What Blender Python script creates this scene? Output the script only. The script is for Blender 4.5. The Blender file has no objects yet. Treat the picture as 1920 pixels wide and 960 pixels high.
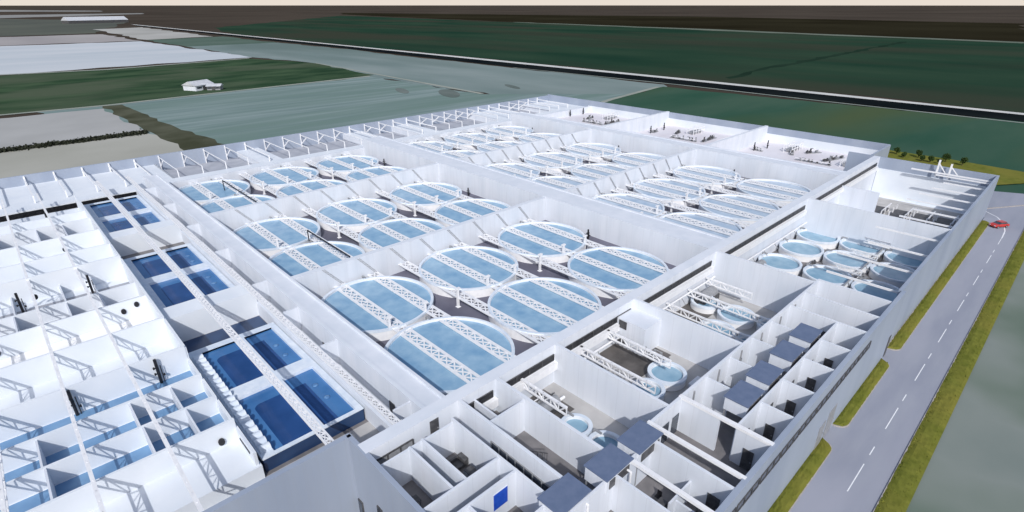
import bpy, bmesh, math, random
from mathutils import Vector, Matrix
R = random.Random(7)
scene = bpy.context.scene
COL = scene.collection

# ------------------------------------------------------------------ materials
MATS = {}
def principled(name, col, rough=0.6, metal=0.0, spec=0.4):
    m = bpy.data.materials.new(name); m.use_nodes = True
    b = m.node_tree.nodes['Principled BSDF']
    b.inputs['Base Color'].default_value = (*col, 1)
    b.inputs['Roughness'].default_value = rough
    b.inputs['Metallic'].default_value = metal
    b.inputs['Specular IOR Level'].default_value = spec
    MATS[name] = m
    return m, m.node_tree, b
def noisy(name, c1, c2, scale=1.0, rough=0.7, detail=6, stretch=(1, 1, 1), rot=0.0, bump=0.0, spec=0.3, lo=0.35, hi=0.65, c3=None, scale2=None):
    m, nt, b = principled(name, c1, rough, 0, spec)
    tc = nt.nodes.new('ShaderNodeTexCoord'); mp = nt.nodes.new('ShaderNodeMapping')
    mp.inputs['Scale'].default_value = stretch; mp.inputs['Rotation'].default_value = (0, 0, rot)
    geo = nt.nodes.new('ShaderNodeNewGeometry')
    nt.links.new(geo.outputs['Position'], mp.inputs['Vector'])
    n = nt.nodes.new('ShaderNodeTexNoise'); n.inputs['Scale'].default_value = scale; n.inputs['Detail'].default_value = detail
    nt.links.new(mp.outputs['Vector'], n.inputs['Vector'])
    r = nt.nodes.new('ShaderNodeValToRGB')
    r.color_ramp.elements[0].position = lo; r.color_ramp.elements[0].color = (*c1, 1)
    r.color_ramp.elements[1].position = hi; r.color_ramp.elements[1].color = (*c2, 1)
    nt.links.new(n.outputs['Fac'], r.inputs['Fac'])
    out = r.outputs['Color']
    if c3:
        n2 = nt.nodes.new('ShaderNodeTexNoise'); n2.inputs['Scale'].default_value = scale2 or scale * .23; n2.inputs['Detail'].default_value = 3
        nt.links.new(mp.outputs['Vector'], n2.inputs['Vector'])
        r2 = nt.nodes.new('ShaderNodeValToRGB'); r2.color_ramp.elements[0].position = .45; r2.color_ramp.elements[1].position = .62
        nt.links.new(n2.outputs['Fac'], r2.inputs['Fac'])
        mx = nt.nodes.new('ShaderNodeMix'); mx.data_type = 'RGBA'
        nt.links.new(r2.outputs['Color'], mx.inputs['Factor']); nt.links.new(out, mx.inputs['A']); mx.inputs['B'].default_value = (*c3, 1)
        out = mx.outputs['Result']
    nt.links.new(out, b.inputs['Base Color'])
    if bump:
        bp = nt.nodes.new('ShaderNodeBump'); bp.inputs['Strength'].default_value = bump; bp.inputs['Distance'].default_value = .1
        nt.links.new(n.outputs['Fac'], bp.inputs['Height']); nt.links.new(bp.outputs['Normal'], b.inputs['Normal'])
    return m

WHITE = noisy('white_panel', (.635, .68, .75), (.70, .735, .80), .35, .55, 5, (1, 1, .25), spec=.2)
WHITE2 = noisy('bright_white_floor', (.69, .74, .805), (.75, .79, .84), .2, .5, 5, spec=.25)
WARM = noisy('warm_white_panel', (.62, .61, .61), (.68, .67, .66), .3, .6, 5, (1, 1, .3), spec=.2)
CLAD = noisy('grey_cladding', (.285, .335, .43), (.345, .395, .485), .15, .5, 5, (1, 1, .2), spec=.3)
STEEL = noisy('white_steel', (.78, .79, .82), (.84, .85, .87), 1.5, .4, 3, spec=.4)
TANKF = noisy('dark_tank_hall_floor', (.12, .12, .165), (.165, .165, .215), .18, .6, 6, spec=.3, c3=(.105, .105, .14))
OFFF = noisy('grey_brown_floor', (.155, .15, .155), (.21, .20, .205), .6, .6, 5, spec=.3)
HATF = noisy('pale_concrete_floor', (.40, .395, .395), (.50, .495, .49), .3, .65, 5, spec=.2)
PINKF = noisy('pinkish_floor', (.68, .65, .69), (.74, .73, .78), .08, .6, 4, spec=.2)
BLUEF = noisy('blue_channel_floor', (.13, .26, .45), (.17, .32, .52), .4, .4, 4, spec=.4)
NAVYP = noisy('navy_pool_side', (.012, .035, .10), (.02, .055, .14), .3, .35, 4, spec=.5)
RIM = noisy('pale_blue_rim', (.62, .70, .80), (.74, .80, .87), .8, .4, 4, spec=.4)
SLATE = noisy('slate_blue_roof', (.115, .155, .25), (.14, .18, .28), 1.2, .5, 4, spec=.3)
BLACK = noisy('black_plastic', (.006, .006, .009), (.016, .016, .02), 3, .4, 2, spec=.5)
DARK = noisy('dark_grey_fittings', (.05, .05, .055), (.10, .10, .105), 2, .5, 3, spec=.4)
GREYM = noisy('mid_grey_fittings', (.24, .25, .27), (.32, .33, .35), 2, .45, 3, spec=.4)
GLASS = noisy('dark_window_glass', (.03, .04, .06), (.07, .085, .11), 1.0, .1, 3, spec=.6)
BLUEP = noisy('blue_poster', (.01, .06, .42), (.02, .09, .5), 2, .5, 2)
ROAD = noisy('pale_road', (.26, .28, .345), (.30, .32, .38), .25, .8, 8, (.35, 1.6, 1), spec=.2, c3=(.32, .335, .40), scale2=.06)
PAINT = noisy('white_road_paint', (.72, .74, .78), (.8, .82, .86), 3, .6, 3)
KERB = noisy('kerb_stone', (.33, .31, .30), (.42, .39, .36), 1.5, .8, 4)
GRASS = noisy('olive_grass', (.115, .13, .022), (.165, .175, .034), .6, .95, 8, bump=.5, spec=.05, c3=(.175, .17, .035), scale2=.10)
REDP = noisy('red_car_paint', (.46, .035, .03), (.52, .05, .04), 2, .25, 2, spec=.6)
LEAF = noisy('shrub_leaf', (.02, .045, .012), (.05, .085, .02), 2, .8, 3, spec=.2)
BARK = noisy('shrub_bark', (.06, .045, .03), (.10, .08, .05), 4, .9, 3)
HEDGE = noisy('hedge_leaf', (.018, .022, .016), (.04, .045, .03), .8, .9, 4, spec=.1)
ROOFW = noisy('pale_farm_roof', (.46, .48, .52), (.58, .60, .63), .5, .5, 3)

def seams(m, width, k, streak):
    nt = m.node_tree; b = nt.nodes['Principled BSDF']; src = b.inputs['Base Color'].links[0].from_socket
    geo = nt.nodes.new('ShaderNodeNewGeometry'); sp = nt.nodes.new('ShaderNodeSeparateXYZ'); nt.links.new(geo.outputs['Position'], sp.inputs['Vector'])
    sn = nt.nodes.new('ShaderNodeSeparateXYZ'); nt.links.new(geo.outputs['True Normal'], sn.inputs['Vector'])
    def mth(op, a, c=None):
        n = nt.nodes.new('ShaderNodeMath'); n.operation = op
        for i, q in enumerate((a, c)):
            if q is None: continue
            if isinstance(q, (int, float)): n.inputs[i].default_value = q
            else: nt.links.new(q, n.inputs[i])
        return n.outputs[0]
    u = mth('ADD', sp.outputs['X'], sp.outputs['Y'])
    line = mth('LESS_THAN', mth('FRACT', mth('DIVIDE', u, width)), .035/width*1.6)
    vert = mth('LESS_THAN', mth('ABSOLUTE', sn.outputs['Z']), .5)
    mp = nt.nodes.new('ShaderNodeMapping'); mp.inputs['Scale'].default_value = (1, 1, .08); nt.links.new(geo.outputs['Position'], mp.inputs['Vector'])
    nz = nt.nodes.new('ShaderNodeTexNoise'); nz.inputs['Scale'].default_value = 1.3; nz.inputs['Detail'].default_value = 5; nt.links.new(mp.outputs['Vector'], nz.inputs['Vector'])
    rr_ = nt.nodes.new('ShaderNodeValToRGB'); rr_.color_ramp.elements[0].position = .52; rr_.color_ramp.elements[1].position = .78; nt.links.new(nz.outputs['Fac'], rr_.inputs['Fac'])
    fac = mth('MULTIPLY', mth('MAXIMUM', mth('MULTIPLY', line, k), mth('MULTIPLY', rr_.outputs['Color'], streak)), vert)
    mx = nt.nodes.new('ShaderNodeMix'); mx.data_type = 'RGBA'; nt.links.new(fac, mx.inputs['Factor']); nt.links.new(src, mx.inputs['A']); mx.inputs['B'].default_value = (.30, .31, .34, 1)
    nt.links.new(mx.outputs['Result'], b.inputs['Base Color'])
seams(WHITE, 2.9, .17, .14); seams(CLAD, 1.45, .16, .14)
def water(name, c1, c2, scale, rough, bump):
    m = noisy(name, c1, c2, scale, rough, 6, spec=.75, lo=.3, hi=.7)
    nt = m.node_tree; b = nt.nodes['Principled BSDF']
    n = nt.nodes.new('ShaderNodeTexNoise'); n.inputs['Scale'].default_value = 2.2; n.inputs['Detail'].default_value = 3
    geo = nt.nodes.new('ShaderNodeNewGeometry'); nt.links.new(geo.outputs['Position'], n.inputs['Vector'])
    bp = nt.nodes.new('ShaderNodeBump'); bp.inputs['Strength'].default_value = bump; bp.inputs['Distance'].default_value = .05
    nt.links.new(n.outputs['Fac'], bp.inputs['Height']); nt.links.new(bp.outputs['Normal'], b.inputs['Normal'])
    b.inputs['IOR'].default_value = 1.33
    return m
WATER = water('fish_tank_water', (.19, .36, .54), (.33, .50, .645), .42, .18, .2)
WATER2 = water('hatchery_water', (.20, .36, .49), (.30, .46, .58), .6, .18, .10)
POOLW = water('deep_pool_water', (.038, .135, .33), (.075, .21, .45), .22, .12, .08)
PITW = water('sunken_pool_water', (.012, .050, .165), (.024, .078, .24), .25, .12, .08)

# ------------------------------------------------------------------ mesh builder
class MB:
    def __init__(s): s.v = []; s.f = []
    def box(s, x0, x1, y0, y1, z0, z1):
        i = len(s.v)
        s.v += [(x, y, z) for z in (z0, z1) for y in (y0, y1) for x in (x0, x1)]
        s.f += [(i, i+2, i+3, i+1), (i+4, i+5, i+7, i+6), (i, i+1, i+5, i+4), (i+2, i+6, i+7, i+3), (i, i+4, i+6, i+2), (i+1, i+3, i+7, i+5)]
        return s
    def bar(s, p, q, w, h, up=(0, 0, 1)):
        p = Vector(p); q = Vector(q); d = (q - p).normalized(); u = Vector(up)
        if abs(d.dot(u)) > .98: u = Vector((1, 0, 0))
        a = d.cross(u).normalized() * (w / 2); b = a.cross(d).normalized() * (h / 2)
        i = len(s.v)
        for c in (p, q): s.v += [tuple(c - a - b), tuple(c + a - b), tuple(c + a + b), tuple(c - a + b)]
        s.f += [(i, i+1, i+2, i+3), (i+7, i+6, i+5, i+4), (i, i+4, i+5, i+1), (i+1, i+5, i+6, i+2), (i+2, i+6, i+7, i+3), (i+3, i+7, i+4, i)]
        return s
    def lathe(s, prof, n=48, c=(0, 0, 0), closed=False):
        i = len(s.v); k = len(prof)
        for j in range(n):
            a = 2 * math.pi * j / n
            for (r, z) in prof: s.v.append((c[0] + r * math.cos(a), c[1] + r * math.sin(a), c[2] + z))
        m = k if closed else k - 1
        for j in range(n):
            j2 = (j + 1) % n
            for t in range(m):
                t2 = (t + 1) % k
                s.f.append((i + j*k + t, i + j2*k + t, i + j2*k + t2, i + j*k + t2))
        return s
    def tube(s, p, q, r, n=10):
        p = Vector(p); q = Vector(q); d = (q - p).normalized(); u = Vector((0, 0, 1)) if abs(d.z) < .9 else Vector((1, 0, 0))
        a = d.cross(u).normalized(); b = a.cross(d).normalized(); i = len(s.v)
        for c in (p, q):
            for j in range(n):
                t = 2 * math.pi * j / n; s.v.append(tuple(c + a * (r * math.cos(t)) + b * (r * math.sin(t))))
        for j in range(n): s.f.append((i + j, i + (j+1) % n, i + n + (j+1) % n, i + n + j))
        s.f.append(tuple(i + j for j in range(n))[::-1]); s.f.append(tuple(i + n + j for j in range(n)))
        return s
    def disc(s, c, r, n=48):
        i = len(s.v)
        s.v += [(c[0] + r * math.cos(2*math.pi*j/n), c[1] + r * math.sin(2*math.pi*j/n), c[2]) for j in range(n)]
        s.f.append(tuple(range(i, i + n))); return s
    def poly(s, pts, z):
        i = len(s.v); s.v += [(p[0], p[1], z) for p in pts]; s.f.append(tuple(range(i, i + len(pts)))); return s
    def build(s, name, mat, parent=None, smooth=False, bevel=0.0):
        me = bpy.data.meshes.new(name)
        o = Vector((0, 0, 0)); p = parent
        while p is not None: o += Vector(p.location); p = p.parent
        me.from_pydata([(x - o.x, y - o.y, z - o.z) for x, y, z in s.v], [], s.f)
        bm = bmesh.new(); bm.from_mesh(me); bmesh.ops.recalc_face_normals(bm, faces=bm.faces); bm.to_mesh(me); bm.free()
        me.materials.append(mat)
        ob = bpy.data.objects.new(name, me); COL.objects.link(ob); ob.parent = parent
        if smooth:
            for pl in me.polygons: pl.use_smooth = True
        if bevel:
            md = ob.modifiers.new('bevel', 'BEVEL'); md.width = bevel; md.segments = 2; md.limit_method = 'ANGLE'
        return ob
def upward(ob):
    me = ob.data
    for p in me.polygons:
        if p.normal.z < 0: p.flip()
def tag(o, label=None, cat=None, group=None, kind=None):
    if label: o['label'] = label
    if cat: o['category'] = cat
    if group: o['group'] = group
    if kind: o['kind'] = kind
    return o
def empty(name, loc, label, cat, group=None):
    e = bpy.data.objects.new(name, None); e.location = loc; e.empty_display_size = .5; COL.objects.link(e)
    return tag(e, label, cat, group)
def kids(o): return [c for c in ALLKIDS.get(o.name, [])]
def copy_tree(src, loc, label=None):
    c = src.copy(); COL.objects.link(c); c.location = loc
    if label: c['label'] = label
    def rec(a, b):
        for ch in [x for x in bpy.data.objects if x.parent == a]:
            d = ch.copy(); COL.objects.link(d); d.parent = b; rec(ch, d)
    rec(src, c)
    return c
JIT = [0]
def jit():
    JIT[0] = (JIT[0] + 1) % 23
    return JIT[0] * .0035
def wall(parent, name, x0, x1, y0, y1, z0, z1, mat=None, label=None):
    j = jit()
    o = MB().box(x0 + j*.3, x1 + j*.21, y0 + j*.27, y1 + j*.19, z0 - j, z1 + j).build(name, mat or WHITE, parent)
    if label: o['label'] = label
    return o
ORD = ['first', 'second', 'third', 'fourth', 'fifth', 'sixth', 'seventh', 'eighth', 'ninth', 'tenth', 'eleventh', 'twelfth']

# ------------------------------------------------------------------ ground and fields
def rough_edge(pts, amp, seed=1):
    rr = random.Random(seed); out = []
    for a, b in zip(pts, pts[1:] + pts[:1]):
        a = Vector(a); b = Vector(b); L = (b - a).length; n = max(1, min(40, int(L / max(6, amp*5))))
        nn = Vector((-(b-a).y, (b-a).x)) / max(L, 1e-6)
        for k in range(n):
            out.append(tuple(a + (b-a)*k/n + nn * (rr.uniform(-amp, amp) if k else 0)))
    return out
def sheet(name, pts, z, mat, kind='structure'):
    o = MB().poly(pts, z).build(name, mat); upward(o); tag(o, kind=kind); return o
gm = noisy('far_brown_land', (.052, .043, .035), (.075, .062, .05), .0016, .95, 6, (1, 1, 1), spec=.0)
go = MB().disc((0, 0, -.60), 60000, 96).build('ground', gm); upward(go); tag(go, kind='structure')
FIELDS = [
 ('dark', [(2003, 3814), (2586, 1427), (2315, 229), (1166, 108), (1255, 734), (1331, 1397), (1666, 3175)], noisy('dark_brown_crop', (.016, .014, .008), (.03, .027, .016), .002, .95, 5, spec=0)),
 ('green', [(465, 1533), (1498, 2856), (1306, 1323), (1213, 709), (1117, 103), (1060, -400), (380, -400), (393, 127), (395, 226), (395, 414), (393, 760), (397, 1219)], noisy('dark_green_crop', (.014, .042, .027), (.03, .06, .038), .006, .95, 7, (1.6, .6, 1), spec=0, c3=(.040, .048, .034), scale2=.0026)),
 ('track', [(1331, 1397), (1270, 742), (1158, 107), (1117, 103), (1213, 709), (1300, 1346)], noisy('pale_track_earth', (.12, .15, .12), (.17, .19, .16), .01, .95, 4, spec=0)),
 ('furrow', [(419, 204), (526, 217), (698, 221), (1033, 235), (1038, 229), (688, 212), (514, 210), (415, 198)], noisy('furrow_earth', (.013, .03, .02), (.02, .042, .028), .01, .95, 4, spec=0)),
 ('olive', [(162, 3133), (459, 2408), (208, 1399), (63, 1371), (-900, 1371), (-900, 3300)], noisy('olive_grey_crop', (.085, .095, .085), (.115, .125, .105), .004, .95, 5, spec=0)),
 ('stripe', [(471, 8603), (1097, 6768), (964, 5954), (340, 6282), (-3000, 6282), (-3000, 8603)], noisy('pale_stubble', (.22, .22, .21), (.28, .28, .27), .002, .95, 4, spec=0)),
 ('stripe2', [(-900, 3706), (981, 4601), (893, 4194), (169, 3259), (-900, 3200)], noisy('pale_stubble_two', (.23, .235, .23), (.29, .29, .28), .003, .95, 4, spec=0)),
 ('beige', [(-400, 1348), (207, 1340), (212, 1055), (-400, 1061)], noisy('beige_stubble', (.30, .285, .29), (.37, .355, .35), .008, .95, 5, (1, .3, 1), spec=0)),
 ('white', [(-400, 1047), (208, 1039), (226, 634), (19, 608), (-400, 590)], noisy('white_fleece_field', (.44, .49, .53), (.53, .56, .59), .01, .95, 6, (.4, 1.5, 1), spec=0)),
 ('pale', [(235, 1620), (349, 1690), (334, 1112), (223, 1073)], noisy('pale_grass_field', (.34, .34, .32), (.42, .42, .40), .01, .95, 5, spec=0)),
 ('greygreen', [(220, 1066), (346, 1101), (343, 857), (223, 821)], noisy('grey_green_crop', (.08, .125, .10), (.11, .155, .13), .01, .95, 5, spec=0)),
 ('centre', [(223, 860), (346, 862), (353, 684), (349, 367), (350, 214), (342, 206), (269, 197), (235, 190), (225, 401), (243, 528), (224, 640)], noisy('grey_green_meadow', (.165, .22, .215), (.235, .285, .28), .012, .95, 7, (1.6, .5, 1), spec=0, c3=(.14, .19, .18), scale2=.004)),
 ('streaky', [(20, 380), (93, 384), (226, 399), (228, 268), (300, 200), (240, 120), (30, 150), (45, 233)], noisy('streaky_teal_meadow', (.15, .215, .21), (.235, .30, .295), .10, .95, 6, (.16, 1.6, 1), rot=math.radians(-20), spec=0, c3=(.15, .22, .20), scale2=.02)),
 ('grass', [(-300, 604), (89, 597), (217, 625), (243, 528), (234, 404), (199, 391), (93, 384), (51, 378), (-300, 385)], noisy('rough_green_pasture', (.020, .048, .026), (.055, .095, .052), .035, .95, 7, (.7, 1.4, 1), spec=0, c3=(.075, .10, .065), scale2=.012)),
 ('stubble', [(-300, 374), (48, 367), (50, 285), (1, 281), (-300, 281)], noisy('pale_fallow', (.33, .335, .33), (.40, .405, .40), .02, .95, 6, spec=0)),
 ('fallow', [(-300, 278), (49, 280), (59, 233), (60, 150), (-300, 150)], noisy('warm_fallow', (.335, .335, .295), (.40, .40, .36), .02, .95, 6, spec=0)),
 ('ditch', [(49, 376), (58, 375), (62, 293), (67, 225), (53, 225), (50, 289)], noisy('olive_ditch_grass', (.055, .06, .038), (.10, .105, .075), .06, .95, 6, spec=0)),
 ('right', [(269, 197), (340, 208), (346, 110), (358, 23), (370, -300), (215, -300), (205, 30), (200, 205)], noisy('teal_green_crop', (.032, .085, .058), (.055, .105, .075), .02, .95, 7, (.5, 1.6, 1), spec=0, c3=(.07, .10, .05), scale2=.006)),
 ('blur', [(-200, 1.6), (300, 1.6), (420, -200), (-200, -300)], noisy('grey_green_verge', (.19, .225, .21), (.27, .295, .275), .03, .95, 4, (1, 1.3, 1), spec=0, c3=(.12, .165, .13), scale2=.03)),
]
for i, (n, pts, m) in enumerate(FIELDS):
    far = sum(abs(p[0]) + abs(p[1]) for p in pts)/len(pts)
    if n != 'blur': pts = rough_edge(pts, min(14, far*.0042), i)
    sheet({'track': 'track', 'ditch': 'ditch'}.get(n, 'field'), pts, -.07 if n == 'blur' else -.55 + .008 * i, m)
# field edges: pale grass paths
edge = noisy('pale_path_grass', (.26, .29, .26), (.33, .35, .31), .05, .95, 4, spec=0)
for pts in ([(228, 268), (243, 528), (245.5, 528), (231.5, 268)], [(-50, 381), (51, 376), (93, 381.5), (226, 396), (228, 401), (93, 385.5), (51, 380), (-50, 384)],
            [(336, 208), (269, 197), (230, 187), (230, 190), (269, 200.5), (336, 211.5)], [(19, 604), (89, 593), (217, 621), (218, 627), (89, 600), (19, 611)]):
    sheet('path', pts, -.36, edge)
dry = noisy('dark_bare_patch', (.12, .15, .14), (.17, .20, .19), .05, .95, 5, spec=0)
for (x, y, a, b, r) in ((201, 314, 13, 3.5, 1.2), (216, 284, 18, 6, 1.1), (266, 279, 12, 3, 1.2)):
    sheet('bare_patch', [(x + a*math.cos(t/24*6.283)*math.cos(r) - b*math.sin(t/24*6.283)*math.sin(r), y + a*math.cos(t/24*6.283)*math.sin(r) + b*math.sin(t/24*6.283)*math.cos(r)) for t in range(24)], -.352, dry)
# canal with its pale bank
sheet('canal_bank', [(384, 1993), (388, 760), (390, 414), (390, 226), (388, 127), (386, 60), (385, -400), (379, -400), (379, 121), (380.5, 216), (379, 395), (380, 729), (375, 1887)], -.30, noisy('pale_bank_road', (.52, .53, .52), (.62, .62, .60), .05, .9, 4, spec=0))
sheet('canal', [(375, 1887), (380, 729), (379, 395), (380.5, 216), (379, 121), (379, -400), (356, -400), (356, 112), (359, 202), (355, 367), (359, 684), (360, 1815)], -.295, noisy('black_canal_water', (.006, .009, .011), (.013, .017, .018), .02, .95, 4, spec=0))
sheet('path', [(351, -300), (353.5, -300), (353.5, 110), (357, 202), (352, 367), (350, 367), (354, 202), (351, 110)], -.29, noisy('towpath_earth', (.20, .24, .22), (.26, .29, .27), .05, .95, 4, spec=0))

# ------------------------------------------------------------------ road
sheet('road', [(-199, 11.9), (180.5, 11.9), (181, 60), (204, 60), (206, 22), (214, 6), (230, -3), (150, 2.0), (-200, 2.0), (-200, 11.9)], -.06, ROAD)
dx = -8.0
DASH = []
for k in range(10):
    x = 54.8 + 13.85 * (k - 3)
    DASH += [(x - 11.3 + 13.85 - 7.7, x + 13.85 - 11.3 + .3), (x + 13.85 - 9.8, x + 13.85 - 7.9)]
DASH = []
x = 15.0 - 14.55*4
while x < 164:
    DASH.append((x, x + 5.9)); DASH.append((x + 8.0, x + 10.0)); x += 14.55
k = 0
for (a, b) in DASH:
    MBd = MB().poly([(a, 6.47), (b, 6.47), (b, 6.59), (a, 6.59)], -.052).build('lane_marking', PAINT); upward(MBd); tag(MBd, kind='structure')
curve = [(166, 6.5), (172, 6.7), (178, 7.6), (183, 9.6), (187, 13), (189.5, 17.5)]
for i in range(0, len(curve) - 1, 1):
    p, q = Vector(curve[i]), Vector(curve[i+1]); n = Vector((-(q-p).y, (q-p).x)).normalized() * .12
    o = MB().poly([tuple(p-n), tuple(q-n), tuple(q+n), tuple(p+n)], -.051).build('lane_marking', PAINT); upward(o); tag(o, kind='structure')
# dark kerb sweeping across the far yard
kb = MB()
kp = [(180.9, 17), (187, 14), (195, 9), (205, 3), (218, -3)]
for i in range(len(kp) - 1): kb.bar((*kp[i], .0), (*kp[i+1], .0), .35, .2)
tag(kb.build('kerb', KERB), kind='structure')

def grass_strip(x0, x1, y0, y1, r0, r1):
    # rounded ends towards the road, surface with small height noise; kerb ring round it
    pts = []
    w = y1 - y0
    nseg = 10
    def corner(cx, cy, r, a0, a1): return [(cx + r*math.cos(a0 + (a1-a0)*t/nseg), cy + r*math.sin(a0 + (a1-a0)*t/nseg)) for t in range(nseg + 1)]
    pts += corner(x0 + r0, y0 + r0, r0, math.pi, 1.5*math.pi)
    pts += corner(x1 - r1, y0 + r1, r1, 1.5*math.pi, 2*math.pi)
    if r0 < .2 and r1 < .2: pts = [(x1, y1), (x0, y1)]
    else: pts += [(x1, y1), (x0, y1)]
    kb = MB(); i = 0
    for a, b in zip(pts, pts[1:] + pts[:1] if len(pts) > 2 else pts[1:]):
        if (Vector(a) - Vector(b)).length > 1e-4: kb.bar((*a, -.02 + .0005*i), (*b, -.02 + .0005*i), .16, .2); i = (i + 1) % 9
    tag(kb.build('kerb', KERB), kind='structure')
    bm = bmesh.new()
    nx = max(2, int((x1-x0) / .45)); ny = 7
    g = [[None]*(ny+1) for _ in range(nx+1)]
    for i in range(nx+1):
        x = x0 + (x1-x0)*i/nx
        lo = y0
        if x < x0 + r0: lo = y0 + r0 - math.sqrt(max(0, r0*r0 - (x0+r0-x)**2))
        if x > x1 - r1: lo = y0 + r1 - math.sqrt(max(0, r1*r1 - (x-x1+r1)**2))
        for j in range(ny+1):
            y = lo + (y1-lo)*j/ny
            e = min(j, ny-j)/ny*2
            g[i][j] = bm.verts.new((x, y, .05 + .16*min(1, e*2) + R.uniform(0, .09)))
    for i in range(nx):
        for j in range(ny): bm.faces.new((g[i][j], g[i+1][j], g[i+1][j+1], g[i][j+1]))
    # tufts
    for _ in range(int((x1-x0)*(y1-y0)*9)):
        x = R.uniform(x0 + .4, x1 - .4); y = R.uniform(y0 + .35, y1 - .2); a = R.uniform(0, 6.3); h = R.uniform(.08, .2); s = R.uniform(.08, .2)
        v = [bm.verts.new((x - s*math.cos(a), y - s*math.sin(a), .14)), bm.verts.new((x + s*math.cos(a), y + s*math.sin(a), .14)), bm.verts.new((x + R.uniform(-.1, .1), y + R.uniform(-.1, .1), .14 + h))]
        bm.faces.new(v)
    me = bpy.data.meshes.new('grass'); bm.to_mesh(me); bm.free(); me.materials.append(GRASS)
    o = bpy.data.objects.new('grass', me); COL.objects.link(o); tag(o, kind='stuff')
grass_strip(-20, 65.2, 10.0, 11.62, .1, 1.5)
grass_strip(69.0, 90.0, 10.1, 11.62, 1.5, 1.5)
grass_strip(94.2, 176.5, 10.2, 11.9, 1.5, 1.0)
grass_strip(-20, 250, 1.2, 3.6, .1, .1)
vg = MB().poly([(205.5, 62), (245, 62), (245.5, 31), (243, 9), (236, 3), (228, 8), (216, 16), (207, 28)], -.045).build('grass', GRASS); upward(vg); tag(vg, kind='stuff')

# ------------------------------------------------------------------ buildings
# ======= tank hall
HALL = empty('tank_hall', (100, 112, 0), 'huge roofless white tank hall with three bays of round blue fish tanks', 'building')
def floor(parent, name, x0, x1, y0, y1, z, mat, t=.3):
    return MB().box(x0, x1, y0, y1, z - t, z).build(name, mat, parent)
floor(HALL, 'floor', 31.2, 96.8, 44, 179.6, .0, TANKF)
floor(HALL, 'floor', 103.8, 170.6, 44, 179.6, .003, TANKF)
floor(HALL, 'floor', 176.2, 226.8, 46, 181.6, .006, PINKF)
wall(HALL, 'exterior_wall', 226.4, 227.1, 46.4, 209.6, -.3, 5.6, CLAD)
wall(HALL, 'exterior_wall', 180.6, 227.0, 46.2, 46.8, -.3, 5.5, CLAD)
wall(HALL, 'exterior_wall', -34, 226.9, 208.9, 209.5, -2.3, 5.1, CLAD)
TZ = 6.0
MB().box(226.2, 226.45, 46.9, 181, -.2, 3.1).build('wall_lining', WHITE2, HALL)
MB().box(179.85, 180.1, 12.6, 38.2, .1, 7.9).build('wall_lining', WHITE2, HALL)
wall(HALL, 'bay_wall', 31.1, 226.5, 89.0, 90.2, -.1, TZ)
wall(HALL, 'bay_wall', 31.1, 226.5, 134.0, 135.2, -.1, TZ - .05)
wall(HALL, 'bay_wall', 31.1, 226.5, 179.2, 180.0, -.1, 2.9)
# cross corridors between the two blocks of tanks and before the far rooms
for (x0, x1) in ((96.6, 104.0), (170.2, 176.4)):
    wall(HALL, 'cross_wall', x0, x0 + .6, 41, 179.5, -.1, TZ + .15)
    wall(HALL, 'cross_wall', x1 - .6, x1, 41, 179.5, -.1, TZ + .2)
    MB().box(x0 + .45, x1 - .45, 41, 179.4, TZ - .35, TZ + .02).build('corridor_roof', WHITE, HALL)
# left corridor block beside the pools
wall(HALL, 'corridor_wall', 25.3, 25.9, 42.5, 181, -.1, 2.6)
wall(HALL, 'corridor_wall', 28.0, 28.6, 42.2, 181, -.1, TZ - .1)
wall(HALL, 'corridor_wall', 31.0, 31.4, 44.4, 179.4, -.1, TZ + .1)
MB().box(28.4, 31.1, 42.6, 180.6, TZ - .6, TZ - .2).build('corridor_roof', WHITE, HALL)
floor(HALL, 'floor', 25.7, 28.2, 42.4, 181, .05, HATF)
for y in (47.5, 66.5, 79.5, 92.5, 112, 131, 150, 168):
    wall(HALL, 'corridor_wall', 25.6, 28.3, y, y + .3, 0, TZ - .5)
    MB().box(27.93, 28.06, y + 4, y + 5.3, .05, 2.7).build('door', DARK, HALL)
# the deck and the open bays along the far left wall
for (x0, x1) in ((-34, 36.5), (62.5, 70.0), (104, 112.5), (127, 136), (170, 190), (206, 226.6)):
    MB().box(x0, x1, 186.6, 209.1, 1.75, 2.2).build('deck', WHITE2, HALL)
MB().box(-34, 226.5, 181.0, 186.8, 1.9, 2.25).build('deck', WHITE2, HALL)
wall(HALL, 'gallery_wall', -34, 226.3, 183.6, 184.1, -2.2, 1.92, DARK)  # dark colour paints in the shade under the deck edge
floor(HALL, 'floor', -34, 226.5, 184.0, 209.0, -.05, noisy('grey_bay_floor', (.36, .38, .43), (.44, .46, .51), .3, .6, 5))
floor(HALL, 'floor', 25.4, 226.4, 179.5, 184.0, -.02, HATF)
# low end walls closing each open bay
for x in (36.5, 62.5, 70, 104, 112.5, 127, 136, 170, 190, 206):
    wall(HALL, 'bay_end_wall', x - .15, x + .15, 186.7, 209, -2, 2.2)

# roof trusses: flat box lattice girders across each bay
def box_truss_mesh(y0, y1, w=1.85, z=1.80, rail=.50, web=.24, h=.16, pitch=1.95):
    m = MB()
    for s in (-1, 1): m.box(s*w/2 - rail/2, s*w/2 + rail/2, y0, y1, z - h/2, z + h/2)
    n = int(round((y1 - y0) / pitch)); d = (y1 - y0) / n; e = w/2 - rail/2 + .02
    for i in range(n):
        a = y0 + i*d; b = a + d
        m.bar((-e, a, z + .012), (e, b, z + .012), web, h*.6); m.bar((e, a, z - .012), (-e, b, z - .012), web, h*.6)
        m.box(-e, e, a - .10, a + .10, z - .05, z + .05)
    return m
def place(parent, src_obj, name, x, y, z):
    o = src_obj.copy(); COL.objects.link(o); o.parent = parent
    o.location = Vector((x, y, z)) - Vector(parent.location); return o
BX = [39.6 + 7.15 * k for k in range(8)] + [111.1 + 7.15 * k for k in range(8)]
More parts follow.
